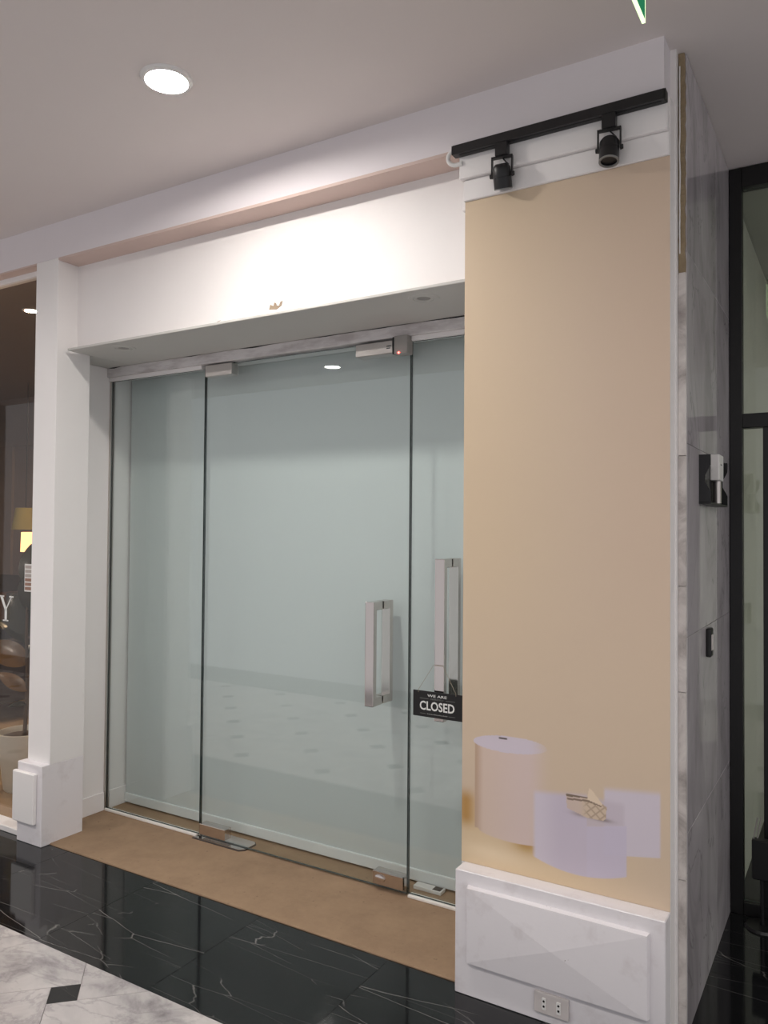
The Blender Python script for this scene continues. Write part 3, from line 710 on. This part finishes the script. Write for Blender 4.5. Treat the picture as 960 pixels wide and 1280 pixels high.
pane(-0.4135, 0.5597, 2.0523, 2.9977); pane(0.6603, 1.4597, 2.0523, 2.9977); pane(1.5603, XA1-.001, 2.0523, 2.9977)
struct(bx('wall_alcove_filler', 'dark_wall', 2.55, 2.6, YA, YA+0.1, 0, ZC), 'dark strip of wall at the right end of the alcove glazing', 'wall')
struct(bx('room_floor', 'room_floor_dark', -0.485, 2.6, 3.5985, 6.3, -0.06, 0.0), 'dark floor of the room behind the black framed door', 'floor')
struct(bx('wall_room_left', 'interior_paint', -0.486, -0.45, 3.597, 6.3, 0.0, 3.0), 'pale wall inside the room behind the black framed door', 'wall')
struct(bx('wall_room_back', 'interior_paint', -0.6, 2.7, 6.3, 6.4, 0.0, 3.0), 'back wall of the room behind the black framed door', 'wall')
struct(bx('wall_room_right', 'interior_paint', 2.6, 2.7, 3.7, 6.3, 0.0, 3.0), 'right wall of the room behind the black framed door', 'wall')
struct(bx('ceiling_room', 'room_ceiling', -0.6, 2.7, 3.5965, 6.4, 3.0, 3.08), 'ceiling of the room behind the black framed door', 'ceiling')
r = empty('room_fill_lamp', (1.7, 5.2, 3.0), 'added fill lamp on the ceiling of the room behind the black framed door', 'ceiling light')  # unseen lamp added to light the room behind the alcove glass
MB().lathe([(0.10, 0), (0.115, -0.002), (0.115, -0.02), (0.10, -0.022)], TR(1.7, 5.2, 3.0), 32).build('trim_ring', 'white_plastic', r, smooth=True)
MB().lathe([(0, -0.018), (0.1, -0.018), (0.1, -0.01), (0, -0.01)], TR(1.7, 5.2, 3.0), 32).build('lens', 'dim_lens', r)

# bracket with white box on the marble
br = empty('lock_bracket', (-0.463, 3.0, 1.66), 'black waisted bracket holding a white box on the marble wall', 'bracket')
def cheek(y):
    pts = []
    n = 14; H_ = 0.16
    left = [(-0.4629, 0.0), (-0.4629, H_)]
    for k in range(n+1):
        zq = H_-H_*k/n; u = abs(zq-H_/2)/(H_/2); xq = -0.4629+0.020+0.017*min(1, max(0, (u-0.15)/0.4))
        left.append((xq, zq))
    b = bmesh.new(); f = [b.verts.new((x, y, 1.662+z)) for x, z in left]; bk = [b.verts.new((x, y+0.006, 1.662+z)) for x, z in left]; N = len(f)
    b.faces.new(f); b.faces.new(bk[::-1])
    for i in range(N): b.faces.new((f[i], bk[i], bk[(i+1) % N], f[(i+1) % N]))
    bmesh.ops.recalc_face_normals(b, faces=b.faces[:]); return b
MB().add(cheek(2.81)).build('cheek_plate', 'black_metal', br); MB().add(cheek(3.20)).build('cheek_plate', 'black_metal', br)
MB().box(-0.4629, -0.426, 2.81, 3.206, 1.655, 1.6618, 0.001).build('base_plate', 'black_metal', br)
MB().box(-0.4629, -0.455, 2.816, 3.20, 1.662, 1.80, 0.001).build('back_plate', 'black_metal', br)
wb = MB().box(-0.4548, -0.424, 2.99, 3.09, 1.745, 1.838, 0.004, 2).build('white_box', 'white_plastic', br)
MB().box(-0.4244, -0.4232, 3.02, 3.05, 1.80, 1.804).build('slot_mark', 'black_plastic', wb)
MB().lathe([(0, 0), (0.014, 0), (0.014, 0.08), (0, 0.08)], TR(-0.438, 3.04, 1.664), 20).build('cylinder', 'satin_steel', br, smooth=True)
# small reader
rd = empty('door_reader', (-0.463, 3.0, 1.12), 'small black oval reader with pale face low on the marble wall', 'reader')
MB().box(-0.4629, -0.446, 2.945, 3.0, 1.122, 1.222, 0.006, 3).build('body', 'black_plastic', rd)
MB().box(-0.4463, -0.4440, 2.955, 2.992, 1.145, 1.20, 0.0008).build('face_plate', 'socket_plastic', rd)
# dark stand in front of the alcove door
st = empty('post_stand', (-0.32, 3.46, 0), 'dark slim stand with a box head in front of the alcove door', 'stand')
MB().box(-0.372, -0.30, 3.44, 3.48, 0.19, 0.345, 0.004).build('box_head', 'black_plastic', st)
MB().tube([(-0.366, 3.455, 0.345), (-0.352, 3.455, 0.43)], 0.0025).build('wire_rod', 'grey_plastic', st)
MB().tube([(-0.354, 3.465, 0.345), (-0.34, 3.465, 0.43)], 0.0025).build('wire_rod', 'grey_plastic', st)
MB().tube([(-0.336, 3.46, 0.19), (-0.336, 3.46, 0.012)], 0.008).build('post', 'black_plastic', st)
MB().lathe([(0, 0.012), (0.06, 0.01), (0.065, 0.0), (0, 0)], TR(-0.336, 3.46, 0), 24).build('base', 'black_plastic', st)

# ================================================================== NEIGHBOURING SHOP (left)
LW = 2.552
lw = empty('window_2', (-5.5, LW, 0), 'shop window of the neighbouring shop left of the pillar', 'window'); lw['kind'] = 'structure'
MB().box(-7.6, -3.586, LW-0.004, LW+0.004, 0.03, 2.87).build('pane', 'shop_glass', lw)
MB().box(-7.6, -3.605, 2.462, 2.546, 0.0, 0.03, 0.003).build('sill', 'white_paint', lw)
MB().box(-7.6, -3.586, 2.53, 2.575, 2.87, 2.9049, 0.002).build('head_trim', 'white_paint', lw)
struct(bx('trim_12', 'soffit_pinkish', -7.6, -3.586, 2.4725, 2.53, 2.896, 2.9049), 'pinkish soffit over the neighbouring shop window', 'trim')
struct(bx('wall_neighbour_front', 'white_paint', -9.2, -7.6, 2.47, 2.58, 0.0, 2.9049), 'white wall beyond the neighbouring shop window', 'wall')
sfl = struct(bx('shop_floor', 'grout_dark', -9.2, -3.585, 2.5465, 5.2, -0.06, -0.003), 'warm beige polished tile floor of the neighbouring shop', 'floor')
for i in range(9):
    for j in range(4):
        a = -3.60-0.6*(i+1); b2 = a+0.6; c1 = 2.575+0.6*j; c2 = c1+0.6
        bx('floor_tile', 'brown_tile', a+0.001, b2-0.001, c1+0.001, c2-0.001, -0.01, 0.0, parent=sfl, origin=((a+b2)/2, (c1+c2)/2, 0))
struct(bx('wall_neighbour_back', 'shop_wall', -9.2, -3.66, 5.0, 5.1, 0.0, 2.95), 'dim taupe back wall of the neighbouring shop', 'wall')
wn = struct(bx('trim_wainscot', 'shop_wainscot', -9.2, -3.66, 4.975, 4.9995, 0.0, 1.06), 'dark brown wainscot in the neighbouring shop', 'trim')
struct(MB().box(-9.2, -7.56, 4.97, 4.9995, 1.0605, 2.40).box(-9.2, -3.66, 4.965, 4.9995, 2.401, 2.45).build('trim_panel', 'shop_wall'), 'raised wall panel and rail on the back wall of the neighbouring shop', 'trim')
struct(bx('wall_neighbour_end', 'shop_wall', -9.3, -9.2, 2.5, 5.1, 0.0, 2.95), 'far side wall of the neighbouring shop', 'wall')
struct(bx('ceiling_neighbour', 'shop_ceiling', -9.2, -3.66, 2.5755, 5.1, 2.905, 2.98), 'dark brown ceiling of the neighbouring shop', 'ceiling')
def shop_light(x, y, lab):
    r = empty('shop_downlight', (x, y, 2.905), lab, 'ceiling light', 'neighbouring shop downlights')
    MB().lathe([(0.035, 0), (0.036, -0.004), (0.05, -0.003), (0.052, 0)], TR(x, y, 2.905), 28).build('trim_ring', 'white_plastic', r, smooth=True)
    MB().lathe([(0, -0.002), (0.035, -0.002), (0.035, -0.0005), (0, -0.0005)], TR(x, y, 2.905), 28).build('lens', 'warm_lens', r)
shop_light(-4.40, 3.0, 'small round downlight in the dark ceiling of the neighbouring shop')
shop_light(-5.5, 4.5, 'added small downlight deeper in the neighbouring shop, hidden from view')  # extra warm lamp added out of view to light the shop interior
# pendant with olive shade
pd = empty('pendant_lamp', (-6.62, 4.5, 2.905), 'olive drum pendant lamp in the neighbouring shop', 'lamp')
MB().lathe([(0.085, 0), (0.09, -0.002), (0.12, -0.20), (0.115, -0.20), (0.085, -0.006)], TR(-6.62, 4.5, 1.735), 32).build('shade', 'olive_shade', pd, smooth=True)
MB().tube([(-6.62, 4.5, 1.73), (-6.62, 4.5, 2.904)], 0.004).build('cord', 'black_plastic', pd)
MB().tube([(-6.71, 4.5, 1.73), (-6.53, 4.5, 1.73)], 0.004).build('spider', 'brass', pd)
# console with amber lamp
co = empty('console_table', (-6.75, 4.72, 0), 'dark wooden console against the back wall of the neighbouring shop', 'table')
MB().box(-7.2, -6.3, 4.55, 4.95, 0.86, 0.92, 0.004).build('top', 'shop_wood', co)
MB().box(-7.17, -6.33, 4.57, 4.94, 0.62, 0.858, 0.004).build('apron', 'shop_wood', co)
for x in (-7.15, -6.35):
    for y in (4.59, 4.92): MB().box(x-0.025, x+0.025, y-0.02, y+0.02, 0.0005, 0.6195).build('leg', 'shop_wood', co)
tl = empty('table_lamp', (-6.87, 4.72, 0.92), 'glowing amber table lamp on the console of the neighbouring shop', 'lamp')
MB().lathe([(0, 0), (0.07, 0), (0.07, 0.015), (0.015, 0.03), (0.012, 0.42), (0, 0.42)], TR(-6.87, 4.72, 0.9205), 24).build('base', 'brass', tl, smooth=True)
MB().lathe([(0.085, 0), (0.08, 0.19), (0.076, 0.19), (0.08, 0.0)], TR(-6.87, 4.72, 1.32), 24).build('shade', 'amber_glow', tl, smooth=True)
# armchair
ac = empty('armchair', (-6.2, 3.95, 0), 'dark upholstered armchair in the neighbouring shop', 'armchair')
MB().box(-6.5, -5.86, 3.7, 4.3, 0.16, 0.44, 0.03, 3).build('seat', 'shop_dark_fabric', ac)
MB().box(-6.5, -5.86, 4.22, 4.38, 0.40, 0.98, 0.04, 3).build('backrest', 'shop_dark_fabric', ac)
for a in (-6.58, -5.88): MB().box(a, a+0.1, 3.72, 4.34, 0.16, 0.66, 0.03, 3).build('armrest', 'shop_dark_fabric', ac)
for x in (-6.5, -5.9):
    for y in (3.76, 4.3): MB().lathe([(0, 0), (0.018, 0), (0.025, 0.16), (0, 0.16)], TR(x, y, 0.0), 12).build('leg', 'shop_wood', ac)
# pedestal behind the pot
pe = empty('display_pedestal', (-4.72, 3.45, 0), 'slim white pedestal behind the plant in the neighbouring shop', 'pedestal')
MB().box(-4.86, -4.62, 3.36, 3.60, 0.0, 0.72, 0.004).build('column', 'pot_white', pe); MB().box(-4.88, -4.60, 3.34, 3.62, 0.7205, 0.75, 0.004).build('top_slab', 'pot_white', pe)
# letter on the glass: serif Y
yl = MB()
def Lp(pts): yl.prism([(p[0], p[1]) for p in pts], -0.0006, 0.0006, TR(-3.905, LW-0.0046, 1.06) @ RXm(math.pi/2))
Lp([(-0.052, 0.126), (-0.030, 0.126), (0.006, 0.060), (-0.008, 0.052)]); Lp([(0.042, 0.126), (0.050, 0.126), (0.006, 0.060), (-0.004, 0.056)])
Lp([(-0.010, 0.0), (0.008, 0.0), (0.008, 0.062), (-0.010, 0.055)]); Lp([(-0.064, 0.124), (-0.018, 0.124), (-0.018, 0.131), (-0.064, 0.131)]); Lp([(0.028, 0.124), (0.064, 0.124), (0.064, 0.131), (0.028, 0.131)]); Lp([(-0.024, -0.004), (0.022, -0.004), (0.022, 0.003), (-0.024, 0.003)])
tag(yl.build('window_letter', 'sign_white'), 'white serif letter Y on the neighbouring shop window', 'letter')
# swatch card on the glass
cdn = empty('swatch_card', (-3.72, LW-0.006, 1.22), 'white card with coloured rows stuck on the neighbouring shop window', 'card')
MB().box(-3.747, -3.66, LW-0.006, LW-0.0045, 1.222, 1.366).build('sheet', 'white_plastic', cdn)
for k in range(6): MB().box(-3.742, -3.665, LW-0.0068, LW-0.0061, 1.23+0.0225*k, 1.246+0.0225*k).build('row', 'swatch_grey' if k > 2 else 'swatch_brown', cdn)
# potted plant
px, py = -4.285, 2.93
pt = empty('potted_plant', (px, py, 0), 'dark glossy rubber plant in a tapered white pot behind the shop window', 'plant')
MB().lathe([(0, 0.0), (0.105, 0.0), (0.112, 0.01), (0.15, 0.325), (0.152, 0.34), (0.142, 0.342), (0.136, 0.325), (0.134, 0.30), (0, 0.30)], TR(px, py, 0.0), 40).build('pot', 'pot_white', pt, smooth=True)
MB().lathe([(0, 0.312), (0.08, 0.316), (0.135, 0.308), (0.135, 0.301), (0, 0.301)], TR(px, py, 0.0), 28).build('soil', 'soil', pt, smooth=True)
MB().tube([(px, py, 0.30), (px+0.02, py, 0.6), (px+0.03, py-0.02, 0.95), (px+0.04, py-0.02, 1.25)], [0.012, 0.011, 0.009, 0.006], 10).build('stem', 'stem_brown', pt, smooth=True)
def leaf(root, tip, width, mat, cup=0.15, droop=0.03, up=(0, 0, 1)):
    A = Vector(root); Bv = Vector(tip); d = Bv-A; Lh = d.length; d.normalize(); n = Vector(up); n = (n-d*n.dot(d)).normalized(); s = d.cross(n)
    b = bmesh.new(); rows = []; N = 12
    for k in range(N+1):
        tt = k/N; wd = width*max(0.02, math.sin(math.pi*min(1, tt**0.85))**0.75)*(0.5) if 0 < k < N else width*0.02
        c = A+d*Lh*tt-n*droop*tt*tt*1.5
        rows.append([b.verts.new(c+s*wd*f+n*cup*wd*abs(f)) for f in (-1, -0.5, 0, 0.5, 1)])
    low = [[b.verts.new(v_.co-n*0.002) for v_ in Rw] for Rw in rows]
    for G_, fl_ in ((rows, 0), (low, 1)):
        for Ra, Rb in zip(G_, G_[1:]):
            for k in range(4): b.faces.new((Ra[k], Ra[k+1], Rb[k+1], Rb[k]) if not fl_ else (Ra[k+1], Ra[k], Rb[k], Rb[k+1]))
    for Ra, Rb, La, Lb in zip(rows, rows[1:], low, low[1:]):
        b.faces.new((Ra[0], Rb[0], Lb[0], La[0])); b.faces.new((Rb[4], Ra[4], La[4], Lb[4]))
    for e_ in (0, -1):
        for k in range(4): b.faces.new((rows[e_][k], low[e_][k], low[e_][k+1], rows[e_][k+1]))
    bmesh.ops.recalc_face_normals(b, faces=b.faces[:])
    MB().add(b).build('leaf', mat, pt, smooth=True)
S = lambda z: (px+0.03, py-0.01, z)
leaf(S(0.92), (-4.36, 2.86, 1.16), 0.17, 'leaf', up=(0.5, -0.8, 0.2))
leaf(S(0.86), (-4.44, 2.84, 1.03), 0.07, 'leaf', up=(0.3, -0.4, 0.8))
leaf(S(0.74), (-4.47, 2.80, 0.88), 0.15, 'leaf_bronze', up=(0.4, -0.7, 0.5))
leaf(S(0.58), (-4.43, 2.84, 0.70), 0.085, 'leaf_bronze', up=(0.3, -0.6, 0.6))
leaf(S(0.50), (-4.36, 2.86, 0.52), 0.05, 'leaf', up=(0.3, -0.3, 0.8))
leaf(S(1.05), (-4.13, 2.80, 1.28), 0.15, 'leaf', up=(0.3, -0.8, 0.4))
leaf(S(0.80), (-4.05, 2.83, 0.92), 0.14, 'leaf', up=(0.1, -0.8, 0.5))
leaf(S(0.98), (-4.16, 3.12, 1.2), 0.13, 'leaf', up=(0, 0.3, 0.8))
leaf(S(0.66), (-4.10, 3.08, 0.76), 0.12, 'leaf_bronze', up=(0, 0.3, 0.8))
leaf(S(1.2), (-4.27, 2.93, 1.46), 0.12, 'leaf', up=(0.6, -0.7, 0.2))
